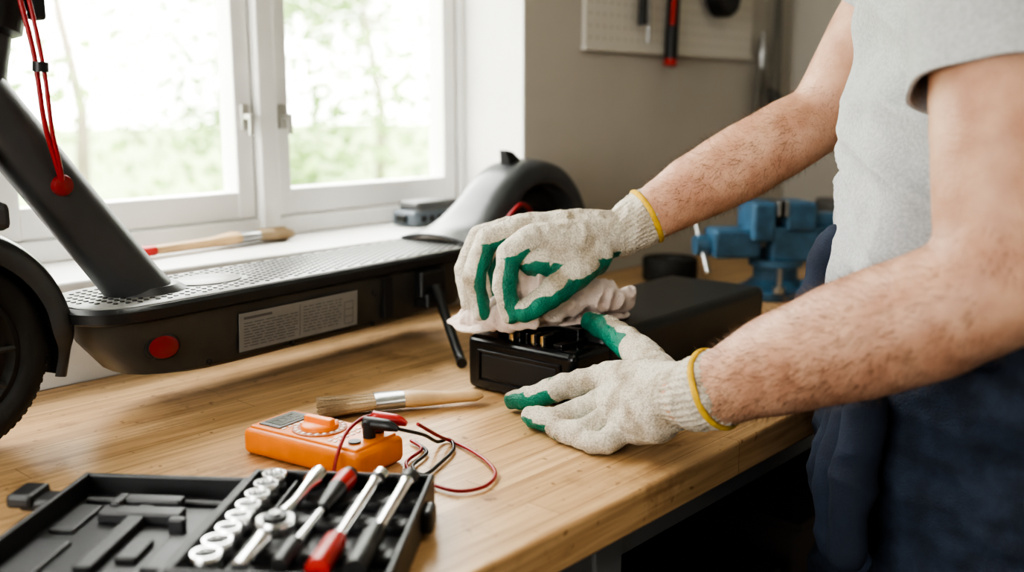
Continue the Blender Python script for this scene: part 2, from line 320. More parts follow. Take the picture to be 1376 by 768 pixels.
# ------------------------------------------------------------ WORKBENCH
P=[box('top',ID,(-1.3,2.74),(.56,1.397),(BH-.045,BH),WOOD,bevel=.004)]
P.append(boxes('steel_legs',ID,[((x,x+.05),(y,y+.05),(0.0,BH-.045)) for x in (-1.2,.80,2.6) for y in (.60,1.3)]+[((-1.2,2.65),(.605,.645),(BH-.10,BH-.046)),((-1.2,2.65),(1.31,1.35),(BH-.10,BH-.046))],mat('galv_steel',(.24,.24,.25),.5,metal=.3),bevel=.003))
P.append(box('lower_shelf',ID,(-1.2,2.65),(.64,1.3),(.26,.285),mat('shelf_dark',(.05,.04,.035),.7)))
group('workbench',P)
for i,(x0,x1,h,m) in enumerate(((1.0,1.42,.25,PANTDK),(1.5,1.9,.30,mat('dark_brown_crate',(.05,.035,.03),.7)),(.1,.7,.22,PANTDK))):
    P=[box('body',ID,(x0,x1),(.70,1.15),(.286,.286+h),m,bevel=.01),box('lid',ID,(x0-.008,x1+.008),(.69,1.16),(.286+h,.30+h),m,bevel=.004),box('clasp',ID,((x0+x1)/2-.02,(x0+x1)/2+.02),(.682,.70),(.24+h,.30+h),RED if i==1 else GREY,bevel=.003)]
    group('storage_crate',P)
# ------------------------------------------------------------ ELECTRIC SCOOTER
P0=(-.636,1.072); S=Fr(P0,(.605,.796),(.796,-.605))
P=[]
def outline(s0,s1,hw,z,n=10,nose=.09,tail=.05):
    pts=[]
    for i in range(n+1):   # nose, superellipse
        t=math.pi/2+math.pi*i/n
        c,s_=math.cos(t),math.sin(t)
        pts.append((s0+nose+nose*math.copysign(abs(c)**.8,c),hw*math.copysign(abs(s_)**.75,s_)))
    for i in range(n+1):
        t=-math.pi/2+math.pi*i/n
        c,s_=math.cos(t),math.sin(t)
        pts.append((s1-tail+tail*abs(c)**.8,(hw-.006)*math.copysign(abs(s_)**.6,s_)))
    return [S(a,b,z) for a,b in pts]
P.append(loft('deck_body',[outline(.245,.80,.058,.052,nose=.10),outline(.205,.835,.070,.060,nose=.10),outline(.172,.852,.0765,.10,nose=.10),outline(.158,.858,.079,.136)],DBODY))
P.append(loft('deck_rim',[outline(.142,.862,.082,.134),outline(.134,.868,.087,.138),outline(.133,.869,.088,.150),outline(.139,.864,.084,.1545)],BLK))
P.append(loft('deck_mat',[outline(.143,.86,.081,.150),outline(.143,.86,.081,.1558),outline(.146,.857,.079,.157)],DECK))
bm=bmesh.new()
for i in range(54):
    s=.160+i*.0128
    for j in range(-6,7):
        lat=j*.0125+(.00625 if i%2 else 0)
        if abs(lat)>.071: continue
        if s<.24 and (lat/.068)**2+((s-.24)/.085)**2>1: continue
        if ((s-.355)/.054)**2+(lat/.042)**2<1 or (s-.256)**2+lat**2<.05**2: continue
        if s>.835 : continue
        bmesh.ops.create_cone(bm,cap_ends=True,segments=10,radius1=.0037,radius2=.0030,depth=.0014,matrix=Matrix.Translation(S(s,lat,.1575)))
P.append(fin('grip_studs',bm,BLK))
def ell(cs,cl,rs,rl,z,n=40): return [S(cs+rs*math.cos(i*2*math.pi/n),cl+rl*math.sin(i*2*math.pi/n),z) for i in range(n)]
P.append(loft('charge_port_cover',[ell(.355,0,.050,.038,.155),ell(.355,0,.050,.038,.1588),ell(.355,0,.048,.036,.1596)],DECK))
P.append(loft('stem_foot',[ell(.262,0,.056,.046,.155),ell(.26,0,.052,.043,.160),ell(.256,0,.046,.039,.166)],TUBE))
ds,dz=(.07-.256),(.405-.15)
def dt(t): return S(.256+ds*t,0,.15+dz*t)
P.append(tube('down_tube',[dt(-.0),dt(.06),dt(.5),dt(1.02)],[.040,.0375,.0355,.034],TUBE,n=32,view=False))
def col(z): return (.0+.085*(z-.12)/.34)
C=lambda z: S(col(z),0,z)
P.append(tube('steering_column',[C(.27),C(.34),C(.50)],[.030,.026,.022],TUBE,n=28,view=False))
P.append(tube('fold_clamp',[C(.475),C(.48),C(.55),C(.555)],[.024,.033,.033,.026],BLK,n=28,view=False))
P.append(boxes('fold_lever',S,[((.125,.140),(.012,.032),(.49,.54)),((.115,.132),(-.01,.04),(.515,.535))],BLK,bevel=.004))
P.append(tube('upper_stem',[C(.55),C(1.0)],[.023,.021],TUBE,n=24,view=False))
P.append(tube('handlebar',[S(col(1.0),-.22,1.0),S(col(1.0),.22,1.0)],.014,TUBE,view=False))
for sg in (-1,1): P.append(tube('grip',[S(col(1.0),sg*.13,1.0),S(col(1.0),sg*.225,1.0)],.018,BLK,view=False))
latv=(S(0,1,0)-S(0,0,0)).normalized()
def wheel(s,r,tag):
    c=S(s,0,r); out=[]
    tr=.024; bm=bmesh.new()
    prof=[((r-tr)+tr*math.cos(k*2*math.pi/16), tr*1.05*math.sin(k*2*math.pi/16)) for k in range(16)]
    addlathe(bm,c,latv,prof,n=64,closed=True); out.append(fin(tag+'_tyre',bm,RUB,smooth=True))
    bm=bmesh.new()
    for k in range(72):
        a=k*2*math.pi/72
        for sg in(-1,1):
            p=S(s+math.cos(a)*(r-.0020),sg*.009,r+math.sin(a)*(r-.0020)); q=S(s+math.cos(a+.03)*(r-.0070),sg*.017,r+math.sin(a+.03)*(r-.0070)); addtube(bm,[p,q],.0019,5)
    out.append(fin(tag+'_tread',bm,RUB))
    R=r-2*tr+.008
    out.append(lathe(tag+'_rim',c,latv,[(0,-.026),(.03,-.026),(.036,-.020),(R-.014,-.016),(R-.006,-.022),(R,-.020),(R,.020),(R-.006,.022),(R-.014,.016),(.036,.020),(.03,.026),(0,.026)],BLK,n=48))
    bm=bmesh.new()
    for k in range(10):
        a=k*2*math.pi/10
        addtube(bm,[S(s+math.cos(a)*.032,.018,r+math.sin(a)*.032),S(s+math.cos(a)*(R-.006),.019,r+math.sin(a)*(R-.006))],.004,6)
    out.append(fin(tag+'_spokes',bm,mat(tag+'_spoke_black',(.03,.03,.03),.5))); return out
RS=1.085
P+=wheel(0,.12,'front_wheel'); P+=wheel(RS,.12,'rear_wheel')
for sg in (-1,1):
    P.append(tube('fork_arm',[S(0,sg*.036,.12),S(.02,sg*.038,.22),S(.045,sg*.03,.275)],[.012,.013,.013],TUBE,view=False,sm=5))
    P.append(lathe('axle_nut',S(0,sg*.036,.12),latv*sg,[(.016,-.004),(.016,.008),(.010,.014),(0,.014)],STL,n=20))
P.append(boxes('fork_crown',S,[((.01,.075),(-.042,.042),(.258,.29))],TUBE,bevel=.008))
FEND=mat('fender_plastic',(.05,.052,.056),.30,var=.15,vscale=20)
def fender2(name,path,m,k=7):
    """path: (s,z,half width,skirt depth) sweep of a curved mudguard shell; normal points away from the wheel"""
    a=catmull([(p[0],p[1],p[2]) for p in path],k); sk=catmull([(p[3],0,0) for p in path],k)
    rings=[]
    for i,p in enumerate(a):
        t=Vector((a[min(i+1,len(a)-1)].x-a[max(i-1,0)].x, a[min(i+1,len(a)-1)].y-a[max(i-1,0)].y)).normalized()
        nx,nz=(t.y,-t.x); w=p.z; d=sk[i].x
        prof=[(-1,-d),(-.99,-d*.55),(-.95,-d*.18),(-.80,.003),(-.4,.0085),(0,.010),(.4,.0085),(.80,.003),(.95,-d*.18),(.99,-d*.55),(1,-d)]
        full=[(x*w,y) for x,y in prof]+[(x*w*.93,y-.0045) for x,y in reversed(prof)]
        rings.append([S(p.x+nx*y,x,p.y+nz*y) for x,y in full])
    return loft(name,rings,m,sharp=60)
def arc(s,z,R,a0,a1,n,hw,d): return [(s+math.cos(math.radians(a0+(a1-a0)*i/n))*R,z+math.sin(math.radians(a0+(a1-a0)*i/n))*R,hw,d) for i in range(n+1)]
P.append(fender2('front_fender',arc(0,.12,.140,-20,-8,1,.020,.008)+arc(0,.12,.141,4,140,8,.034,.02),FEND))
P.append(fender2('rear_fender',arc(RS,.12,.162,-6,118,8,.056,.030)+[(RS-.108,.242,.057,.034),(RS-.142,.214,.060,.032),(RS-.178,.188,.067,.022),(RS-.215,.172,.073,.010),(RS-.262,.163,.079,.003)],FEND))
P.append(boxes('tail_arm',S,[((.84,RS),(-.050,-.040),(.10,.14)),((.84,RS),(.040,.050),(.10,.14))],BODY,bevel=.004))
P.append(loft('fender_hook',[[S(RS-.055,-.012,.283),S(RS-.055,.012,.283),S(RS-.015,.012,.287),S(RS-.015,-.012,.287)],[S(RS-.062,-.008,.310),S(RS-.062,.008,.310),S(RS-.042,.008,.306),S(RS-.042,-.008,.306)]],BLK,smooth=False))
P.append(tube('brake_cable',[S(.86,.07,.158),S(.905,.080,.175),S(.95,.078,.205),S(.99,.072,.215),S(1.03,.062,.19),S(1.06,.03,.13)],.004,REDC,view=False,sm=6))
P.append(loft('label',[[S(.345,.0758,.068),S(.562,.0758,.068),S(.562,.0785,.121),S(.345,.0785,.121)],[S(.345,.0768,.068),S(.562,.0768,.068),S(.562,.0800,.121),S(.345,.0800,.121)]],LABEL,smooth=False))
bm=bmesh.new()
def lb(s0,s1,z0,z1):
    f=lambda z:.0770+(z-.068)*.060+.0003
    vs=[bm.verts.new(S(s0,f(z0),z0)),bm.verts.new(S(s1,f(z0),z0)),bm.verts.new(S(s1,f(z1),z1)),bm.verts.new(S(s0,f(z1),z1))]; bm.faces.new(vs)
rr=random.Random(5)
lb(.352,.40,.112,.1155)
for i in range(9):
    z=.106-i*.004; s=.352
    while s<.44:
        l=rr.uniform(.006,.02); lb(s,min(s+l,.446),z,z+.0012); s+=l+.003
for i in range(9):
    z=.112-i*.0045; s=.456
    while s<.525:
        l=rr.uniform(.004,.014); lb(s,min(s+l,.53),z,z+.0012); s+=l+.003
for i in range(4): lb(.535,.553,.073+i*.011,.074+i*.011)
lb(.535,.536,.073,.106);lb(.552,.553,.073,.106)
lb(.449,.450,.072,.118)
P.append(fin('label_text',bm,LTXT,recalc=False))
def oval(k2,dl): return [S(.232+.018*k2*math.cos(t),.0700+.005*math.cos(t)+dl,.098+.0145*k2*math.sin(t)) for t in [i*math.pi/12 for i in range(24)]]
P.append(loft('reflector_bezel',[oval(1.2,-.004),oval(1.2,.0045),oval(1.1,.0055)],BLK)); P.append(loft('reflector',[oval(1,0),oval(1,.0065),oval(.8,.0078)],DRED))
for s_,z_ in ((.30,.064),(.44,.062),(.60,.062),(.60,.11)):
    P.append(lathe('screw',S(s_,.0705 if z_<.1 else .0765,z_),latv,[(.004,0),(.004,.003),(.002,.004)],BLK,n=12))
P.append(boxes('kickstand_bracket',S,[((.695,.755),(.060,.090),(.085,.132)),((.70,.75),(.05,.098),(.07,.095))],BLK,bevel=.005))
P.append(tube('kickstand_leg',[S(.722,.094,.105),S(.715,.11,.085),S(.69,.155,.04),S(.668,.19,.012),S(.655,.205,.008)],[.0085,.008,.0075,.0075,.008],BLK,view=False,sm=5))
P.append(box('side_panel_seam',S,(.62,.64),(.070,.0785),(.066,.13),BLK,bevel=.001))
P.append(tube('red_cable',[S(.100,.030,.56),S(.102,.047,.51),S(.110,.052,.45),S(.116,.050,.38),S(.127,.046,.335),S(.137,.040,.308)],.0030,REDC,view=False,sm=8))
P.append(tube('red_cable_2',[S(.108,.034,.56),S(.111,.052,.50),S(.118,.056,.43),S(.122,.054,.37),S(.131,.048,.33),S(.139,.038,.305)],.0026,REDC,view=False,sm=8))
P.append(lathe('cable_grommet',S(.139,.028,.304),S(.139,1,.304)-S(.139,0,.304),[(.0115,-.002),(.013,.008),(.011,.013),(.006,.015)],GROM,n=24))
P.append(tube('cable_tie',[S(.1145,.0545,.432),S(.115,.055,.443)],.0085,BLK,view=False))
group('electric_scooter',P)
# ------------------------------------------------------------ BATTERY PACK
B=Fr((-.065,1.368),(.768,-.64),(.64,.768)); BW=.19
P=[box('casing',B,(0,BW),(.072,.550),(.001,.091),BODY,bevel=.014,segs=6),box('end_housing',B,(.001,BW-.001),(0,.09),(.001,.0785),BLKG,bevel=.010,segs=5)]
P.append(boxes('end_panel_frame',B,[((.022,.168),(-.0028,.003),(.057,.061)),((.022,.168),(-.0028,.003),(.014,.018)),((.022,.027),(-.0028,.003),(.014,.061)),((.163,.168),(-.0028,.003),(.014,.061))],BLKG,bevel=.0012))
P.append(box('end_panel',B,(.03,.16),(-.0012,.003),(.0205,.0545),BLK,bevel=.002))
zt=.005
P.append(boxes('terminal_block',B,[((.040,.062),(.022,.05),(.070,.084+zt)),((.066,.084),(.018,.05),(.070,.085+zt)),((.090,.128),(.032,.06),(.070,.087+zt)),((.097,.1015),(.012,.034),(.070,.087+zt)),((.1125,.117),(.012,.034),(.070,.087+zt)),((.128,.1325),(.012,.034),(.070,.087+zt)),((.04,.152),(.06,.074),(.070,.090+zt)),((.145,.16),(.012,.07),(.07,.079+zt))],BLKG,bevel=.0015))
P.append(boxes('brass_contacts',B,[((.104,.1095),(.016,.033),(.0725,.0850+zt)),((.120,.1255),(.016,.033),(.0725,.0850+zt)),((.070,.076),(.012,.0175),(.0725,.082+zt))],GOLD,bevel=.0008))
P.append(boxes('side_foot',B,[((.02,.04),(.1,.5),(0,.003)),((.15,.17),(.1,.5),(0,.003))],BLK))
P.append(boxes('end_cap_seam',B,[((-.0006,BW+.0006),(.535,.537),(.012,.078))],BLKG))
group('battery_pack',P)
# ------------------------------------------------------------ MULTIMETER
M=Fr((-.2155,1.083),(.845,-.535),(.535,.845)); P=[]
P.append(box('case',M,(-.087,.087),(-.041,.041),(.001,.032),ORG,bevel=.008,segs=5))
P.append(box('face',M,(-.080,.080),(-.0345,.0345),(.030,.0345),ORG,bevel=.002))
P.append(box('display_bezel',M,(-.073,-.040),(-.027,.027),(.0340,.0362),GREY,bevel=.001)); P.append(box('display',M,(-.069,-.044),(-.021,.021),(.0360,.0368),LCD))
P.append(boxes('digits',M,[((-.064+.0,-.062),(-.016+i*.009,-.011+i*.009),(.0367,.0371)) for i in range(4)]+[((-.052,-.050),(-.016+i*.009,-.011+i*.009),(.0367,.0371)) for i in range(4)]+[((-.064,-.050),(-.011+i*.009,-.0102+i*.009),(.0367,.0371)) for i in range(3)],LTXT))
zc=(0,0,1)
P.append(lathe('dial_plate',M(-.004,0,.0345),zc,[(.031,0),(.031,.0012),(.030,.0016)],mat('dial_ring_dark_orange',(.35,.09,.015),.5),n=40))
P.append(lathe('dial',M(-.004,0,.036),zc,[(.0215,0),(.021,.004),(.0185,.006)],ORG2,n=40)); P.append(box('dial_pointer',M,(-.024,.016),(-.005,.005),(.040,.0480),ORG2,bevel=.002))
bm=bmesh.new()
for i in range(20):
    a=i*2*math.pi/20; c=Vector((-.004+.0268*math.cos(a),.0268*math.sin(a)))
    addbox(bm,M,(c.x-.0016,c.x+.0016),(c.y-.0022,c.y+.0022),(.0355,.0368))
for i in range(6): addbox(bm,M,(.033,.0365),(-.028+i*.0095,-.022+i*.0095),(.0344,.0354))
for i in range(5): addbox(bm,M,(.041,.044),(-.028+i*.0095,-.023+i*.0095),(.0344,.0354))
for i in range(6): addbox(bm,M,(-.0375,-.0350),(-.026+i*.009,-.021+i*.009),(.0344,.0354))
P.append(fin('dial_markings',bm,WTXT))
for u,w,m_ in ((.060,.026,RED),(.064,.006,BLK)):
    P.append(lathe('jack_socket',M(u,w,.0345),zc,[(.007,0),(.007,.002),(.005,.002)],BLK,n=20))
    P.append(lathe('plug',M(u,w,.035),zc,[(.0065,0),(.0072,.004),(.0072,.018),(.005,.020)],m_,n=20))
    P.append(tube('plug_boot',[M(u-.006,w,.050),M(u+.022,w+.006,.050),M(u+.034,w+.009,.047)],[.0075,.0066,.003],m_,view=False,sm=4))
P.append(lathe('spare_socket',M(.062,-.016,.0345),zc,[(.007,0),(.007,.002),(.003,.002)],BLK,n=20))
P.append(tube('red_lead_1',[tuple(x) for x in ((-.105,1.062,.047),(-.085,1.10,.02),(-.072,1.128,.004),(-.05,1.10,.004),(-.028,1.06,.004),(-.018,1.02,.004),(-.03,.985,.004),(-.06,.975,.004),(-.10,1.01,.004),(-.118,1.055,.004),(-.105,1.10,.004),(-.12,1.13,.004))],.0021,REDC,sm=8,n=10))
P.append(tube('red_lead_2',[(-.155,1.085,.050),(-.168,1.065,.052),(-.180,1.035,.046),(-.186,1.008,.030),(-.19,.990,.008),(-.20,.980,.003)],.0021,REDC,sm=8,n=10))
P.append(tube('black_lead',[(-.125,1.045,.047),(-.10,1.075,.03),(-.088,1.12,.006),(-.075,1.135,.004),(-.068,1.10,.004),(-.080,1.055,.004),(-.095,1.02,.004),(-.11,1.045,.004),(-.098,1.09,.004),(-.115,1.125,.004)],.0021,BLC,sm=8,n=10))
group('multimeter',P)
# ------------------------------------------------------------ TOOL CASE
K=Fr((-.258,.952),(.997,-.08),(.08,.997)); P=[]
CW,CD=.182,.222
CASE=mat('case_black',(.022,.022,.024),.42,bump=.15,bscale=500)
CASE2=mat('case_insert_grey',(.042,.042,.046),.45,bump=.2,bscale=400)
def shell(name,u0,u1,w0,w1,h,t=.006,fl=.006,m2=CASE):
    return [box(name+'_floor',K,(u0+.001,u1-.001),(w0+.001,w1-.001),(.001,fl),m2,bevel=.002)]+[boxes(name+'_rim',K,[((u0,u1),(w1-t,w1),(.0022,h)),((u0,u1),(w0,w0+t),(.0022,h)),((u0,u0+t),(w0,w1),(.002,h+.0004)),((u1-t,u1),(w0,w1),(.002,h+.0004))],CASE,bevel=.0025)]
P+=shell('tray',0,CW,-CD,0,.037,fl=.020,m2=CASE2)
P+=shell('lid',-.178,-.006,-CD,0,.028,fl=.007)
P.append(boxes('lid_embossing',K,[((-.165,-.02),(-.03,-.022),(.006,.012)),((-.100,-.083),(-.18,-.045),(.006,.016)),((-.130,-.050),(-.075,-.055),(.006,.018)),((-.120,-.060),(-.048,-.032),(.006,.02)),((-.165,-.14),(-.10,-.04),(.006,.011)),((-.046,-.020),(-.17,-.10),(.006,.011)),((-.165,-.13),(-.19,-.12),(.006,.011)),((-.052,-.037),(-.095,-.085),(.006,.022)),((-.125,-.115),(-.06,-.035),(.006,.022)),((-.12,-.06),(-.20,-.185),(.006,.013)),((-.075,-.055),(-.155,-.115),(.006,.013))],CASE2,bevel=.0025))
P.append(boxes('hinges',K,[((-.009,.002),(-.06,-.03),(.016,.026)),((-.009,.002),(-.18,-.15),(.016,.026))],CASE,bevel=.002))
P.append(boxes('latch',K,[((-.212,-.176),(-.068,-.038),(.012,.024)),((-.222,-.196),(-.072,-.034),(.016,.030)),((CW-.001,CW+.010),(-.08,-.05),(.008,.03))],CASE,bevel=.004))
P.append(boxes('tool_cradle',K,[((.052,.174),(-.058,-.040),(.019,.029)),((.052,.174),(-.108,-.090),(.019,.0295)),((.052,.174),(-.172,-.152),(.019,.029)),((.078,.090),(-.20,-.03),(.019,.027)),((.108,.118),(-.20,-.03),(.019,.0275)),((.138,.148),(-.20,-.03),(.019,.027)),((.044,.048),(-.21,-.01),(.019,.031))],CASE2,bevel=.003))
bm=bmesh.new()
for i in range(8):
    r=.0122-.0002*i+ (.0020 if i in(6,7) else 0); w=-.021-i*.0252
    addlathe(bm,K(.026,w,.018),zc,[(r-.003,0),(r,0),(r,.022),(r-.0008,.0235),(r-.0028,.0235),(r-.0035,.021),(r-.004,.003)],n=28,closed=True)
P.append(fin('sockets',bm,CHR,smooth=True,sharp=45))
bm=bmesh.new()
for i in range(8): addlathe(bm,K(.026,-.021-i*.0252,.018),zc,[(.0095,0),(.0095,.006),(0,.006)],n=20)
P.append(fin('socket_recess',bm,BLK))
def bar(name,pts,R,m,n=18): P.append(tube(name,[K(*p) for p in pts],R,m,n=n,view=False))
bar('ratchet_handle',[(.068,-.010,.038),(.068,-.012,.038),(.068,-.034,.038),(.066,-.05,.038),(.065,-.085,.038),(.063,-.115,.038)],[.006,.0088,.0095,.0058,.0052,.0075],CHR)
P.append(lathe('ratchet_head',K(.062,-.130,.030),zc,[(0,0),(.017,0),(.0175,.003),(.0175,.010),(.016,.013),(0,.013)],CHR,n=32)); P.append(lathe('ratchet_cap',K(.062,-.130,.0435),zc,[(.011,0),(.011,.002),(.009,.003),(0,.003)],BLK,n=24))
P.append(lathe('ratchet_switch',K(.062,-.130,.0465),zc,[(.005,0),(.005,.002),(0,.002)],CHR,n=16))
bar('extension_bar',[(.060,-.160,.036),(.059,-.175,.036),(.058,-.212,.036)],[.0085,.0065,.0065],CHR)
bar('screwdriver_cap',[(.099,-.009,.038),(.099,-.012,.038),(.0985,-.022,.038)],[.006,.0088,.0090],BLK)
bar('screwdriver_grip',[(.0985,-.022,.038),(.0975,-.036,.038),(.096,-.05,.038),(.095,-.072,.038)],[.0105,.010,.0095,.006],RED); bar('screwdriver_sleeve',[(.0965,-.050,.038),(.0945,-.098,.038)],[.0100,.0062],BLK)
bar('screwdriver_shaft',[(.095,-.095,.038),(.092,-.15,.038),(.091,-.17,.038)],[.0036,.0036,.0045],CHR); bar('bit_holder',[(.091,-.17,.038),(.090,-.21,.038)],[.0080,.007],BLK)
bar('wrench_socket',[(.130,-.010,.038),(.1295,-.024,.038)],[.0085,.0085],CHR); bar('wrench_ring',[(.1295,-.024,.038),(.129,-.030,.038)],[.0088,.0088],BLK)
bar('wrench_shaft',[(.129,-.028,.038),(.128,-.036,.038),(.124,-.155,.038)],[.0085,.0056,.0052],CHR); bar('wrench_grip',[(.124,-.155,.038),(.1235,-.162,.038),(.122,-.214,.038)],[.007,.0098,.0098],RED)
bar('t_bar',[(.159,-.030,.038),(.1585,-.036,.038),(.154,-.14,.038)],[.0085,.0062,.0056],CHR); bar('t_bar_grip',[(.154,-.135,.038),(.153,-.15,.038),(.152,-.214,.038)],[.007,.0100,.0100],BLK); bar('t_bar_head',[(.160,-.009,.038),(.1598,-.014,.038),(.159,-.030,.038)],[.007,.0098,.0098],BLK)
group('socket_tool_case',P)
# ------------------------------------------------------------ PAINT BRUSHES
def brush(base,tip,z,tipcol=None,sc=1.0):
    b=Vector(base); t=Vector(tip); L=(t-b).length; F=Fr((b.x,b.y),((t-b)/L),(-(t-b).y/L,(t-b).x/L),z)
    P=[]
    def ring(u,w,h,zc,n=20): return [F(u,w*math.cos(i*2*math.pi/n),zc*sc+h*sc*math.sin(i*2*math.pi/n)) for i in range(n)]
    bl=.052*sc
    P.append(loft('bristles',[ring(0,.013*sc,.003,.006),ring(.004,.017*sc,.0055,.008),ring(bl*.5,.018*sc,.008,.010),ring(bl,.0155*sc,.007,.011)],BRIS))
    bm=bmesh.new(); q=random.Random(4)
    for i in range(420):
        a=q.uniform(0,6.28); r=math.sqrt(q.random()); w=.0178*sc*r*math.cos(a); h=.0078*sc*r*math.sin(a)
        addtube(bm,[F(bl,w*.9,.011*sc+h*.9),F(bl*.4,w*1.05,.010*sc+h*1.1),F(q.uniform(-.008,.004),w*1.2,max(.001,.009*sc+h*1.2))],.0005,4)
    P.append(fin('bristle_hairs',bm,BRIS))
    P.append(loft('ferrule',[ring(bl-.002,.0165*sc,.0078,.011),ring(bl+.004,.017*sc,.0082,.011),ring(bl+.028*sc,.0145*sc,.0085,.011)],STL))
    h0=bl+.026*sc
    P.append(loft('handle',[ring(h0,.014*sc,.008,.011),ring(h0+.012,.0155*sc,.0085,.011),ring(h0+.03,.012*sc,.008,.010),ring(h0+.06,.0085*sc,.0065,.009),ring(h0+(L-h0)*.75,.0085*sc,.006,.009),ring(L-.01,.0105*sc,.006,.009),ring(L,.006*sc,.003,.009)],HAND))
    if tipcol: P.append(loft('handle_tip',[ring(L-.03,.0105*sc,.0068,.009),ring(L-.008,.0112*sc,.0068,.009),ring(L+.001,.0065*sc,.0035,.009)],tipcol))
    group('paint_brush',P)
brush((-.243,1.232),(-.040,1.290),.001,sc=1.3)
brush((-.420,1.815),(-.60,1.575),.151,RED,1.3)
G=Fr((-.175,2.06),(.669,.743),(-.743,.669),.1505)
GB=mat('grey_blue_plastic',(.12,.14,.165),.4)
P=[box('body',G,(-.07,.07),(-.035,.035),(.0,.032),GB,bevel=.008),box('cap',G,(-.055,.062),(-.030,.030),(.030,.050),GREY,bevel=.007),boxes('slots',G,[((-.05+i*.022,-.036+i*.022),(-.0365,-.02),(.009,.022)) for i in range(5)],BLK,bevel=.001),box('clip',G,(-.078,-.065),(-.014,.014),(.008,.024),BLK,bevel=.003)]
group('tool_battery',P)
# ------------------------------------------------------------ VISE
Z=Fr((.578,2.05),(.98,.12),(-.12,.98)); P=[]
P.append(lathe('base',Z(-.03,0,0),zc,[(0,0),(.075,0),(.078,.006),(.078,.018),(.060,.026),(.045,.04),(.045,.062),(.055,.066),(.055,.08),(0,.08)],BLUE,n=40))
P.append(boxes('body',Z,[((-.055,.10),(-.042,.042),(.075,.15)),((-.03,.035),(-.052,.052),(.14,.20)),((.035,.095),(-.03,.03),(.145,.175))],BLUE,bevel=.009,segs=3))
P.append(boxes('moving_jaw',Z,[((-.175,-.075),(-.038,.038),(.085,.145)),((-.10,-.05),(-.05,.05),(.12,.20))],BLUE,bevel=.009,segs=3))
P.append(boxes('jaw_plates',Z,[((-.052,-.044),(-.055,.055),(.172,.204)),((-.036,-.028),(-.055,.055),(.172,.204))],STL,bevel=.002))
P.append(tube('screw',[Z(-.20,0,.11),Z(.0,0,.11)],.013,STL,view=False)); P.append(tube('handle',[Z(-.19,-.05,.06),Z(-.19,.05,.16)],.006,STL,view=False))
P.append(lathe('lock_bolt',Z(-.05,-.075,.02),zc,[(.012,0),(.012,.012),(.005,.012),(.005,.05),(0,.05)],STL,n=12))
P.append(lathe('screw_head',Z(-.205,0,.11),Z(1,0,0)-Z(0,0,0),[(0,0),(.02,0),(.022,.01),(.02,.03),(0,.03)],BLUE,n=24))
P.append(lathe('flange_knob',Z(.0,-.082,.018),zc,[(.016,0),(.016,.01),(.008,.014),(.008,.03),(0,.03)],BLUE,n=16))
group('bench_vise',P)
P=[lathe('roll',V((.36,2.24,.001)),zc,[(.03,0),(.06,0),(.062,.005),(.062,.045),(.06,.05),(.03,.05)],RUB,n=36,closed=True),lathe('core',V((.36,2.24,.001)),zc,[(.024,.002),(.030,.002),(.030,.048),(.024,.048)],GREY,n=36,closed=True)]
group('rubber_tape_roll',P)
Q=Fr((.83,2.32),(1,0),(0,1)); P=[box('body',Q,(-.10,.10),(-.06,.06),(0.001,.15),PANTDK,bevel=.01),box('lid',Q,(-.105,.105),(-.065,.065),(.145,.175),GREY,bevel=.008),tube('handle',[Q(-.05,0,.17),Q(-.045,0,.21),Q(.065,0,.21),Q(.07,0,.17)],.008,BLK,view=False)]
group('small_toolbox',P)
# ------------------------------------------------------------ PERSON
parts=[]
near=[((.195,1.030,.090),.036),((.220,1.010,.105),.041),((.265,.972,.138),.051),((.320,.928,.174),.059),((.375,.885,.207),.060),((.418,.858,.238),.058),((.432,.868,.28),.058),((.438,.89,.36),.063),((.444,.92,.44),.066),((.47,.99,.54),.055)]
far=[((.165,1.394,.225),.032),((.200,1.400,.246),.039),((.26,1.41,.280),.049),((.325,1.42,.314),.054),((.39,1.43,.35),.053),((.436,1.44,.373),.050),((.458,1.435,.41),.051),((.49,1.41,.49),.055),((.53,1.37,.58),.052)]
def ad(co,n): return .0018*noise.noise(co*20)+.0007*noise.noise(co*60)
parts.append(organic('left_arm',[near],SKIN,voxel=.005,sm=10,disp=ad))
parts.append(organic('right_arm',[far],SKIN,voxel=.005,sm=10,disp=ad))
def hair(ch,name,cnt,seed):
    bm=bmesh.new(); q=random.Random(seed)
    pts=[V(p) for p,_ in ch]; R=[r for _,r in ch]
    for i in range(cnt):
        k=q.choice((0,0,1,1,1,2,2,2,3,4)); t=q.random(); a=pts[k].lerp(pts[k+1],t); r=R[k]*(1-t)+R[k+1]*t
        ax=(pts[k+1]-pts[k]).normalized(); o=ax.orthogonal().normalized(); o.rotate(Matrix.Rotation(q.uniform(0,6.283),3,ax))
        b0=a+o*(r*.99); L=q.uniform(.008,.017); b1=b0+(o*.5-ax*.8+Vector((q.gauss(0,.35),q.gauss(0,.35),q.gauss(0,.35)))).normalized()*L
        side=(b1-b0).cross(o).normalized()*.00020
        bm.faces.new([bm.verts.new(b0-side),bm.verts.new(b0+side),bm.verts.new(b1)])
    return fin(name,bm,mat(name+'_strands',(.15,.075,.035),.6),recalc=False)
parts.append(hair(near[1:],'left_arm_hair',5200,1)); parts.append(hair(far[1:],'right_arm_hair',4400,2))
TX=.012
def er(cx,cy,z,rx,ry,n=40,p=.85):
    out=[]
    for i in range(n):
        t=i*2*math.pi/n; c,s=math.cos(t),math.sin(t)
        out.append((cx+TX+rx*math.copysign(abs(c)**p,c),cy+ry*math.copysign(abs(s)**p,s),z))
    return out
tors=[er(.530,1.175,.10,.138,.168),er(.528,1.175,.20,.140,.168),er(.530,1.175,.32,.134,.172),er(.535,1.175,.44,.132,.182),er(.54,1.175,.54,.125,.19),er(.545,1.175,.60,.10,.16),er(.55,1.175,.64,.07,.09)]
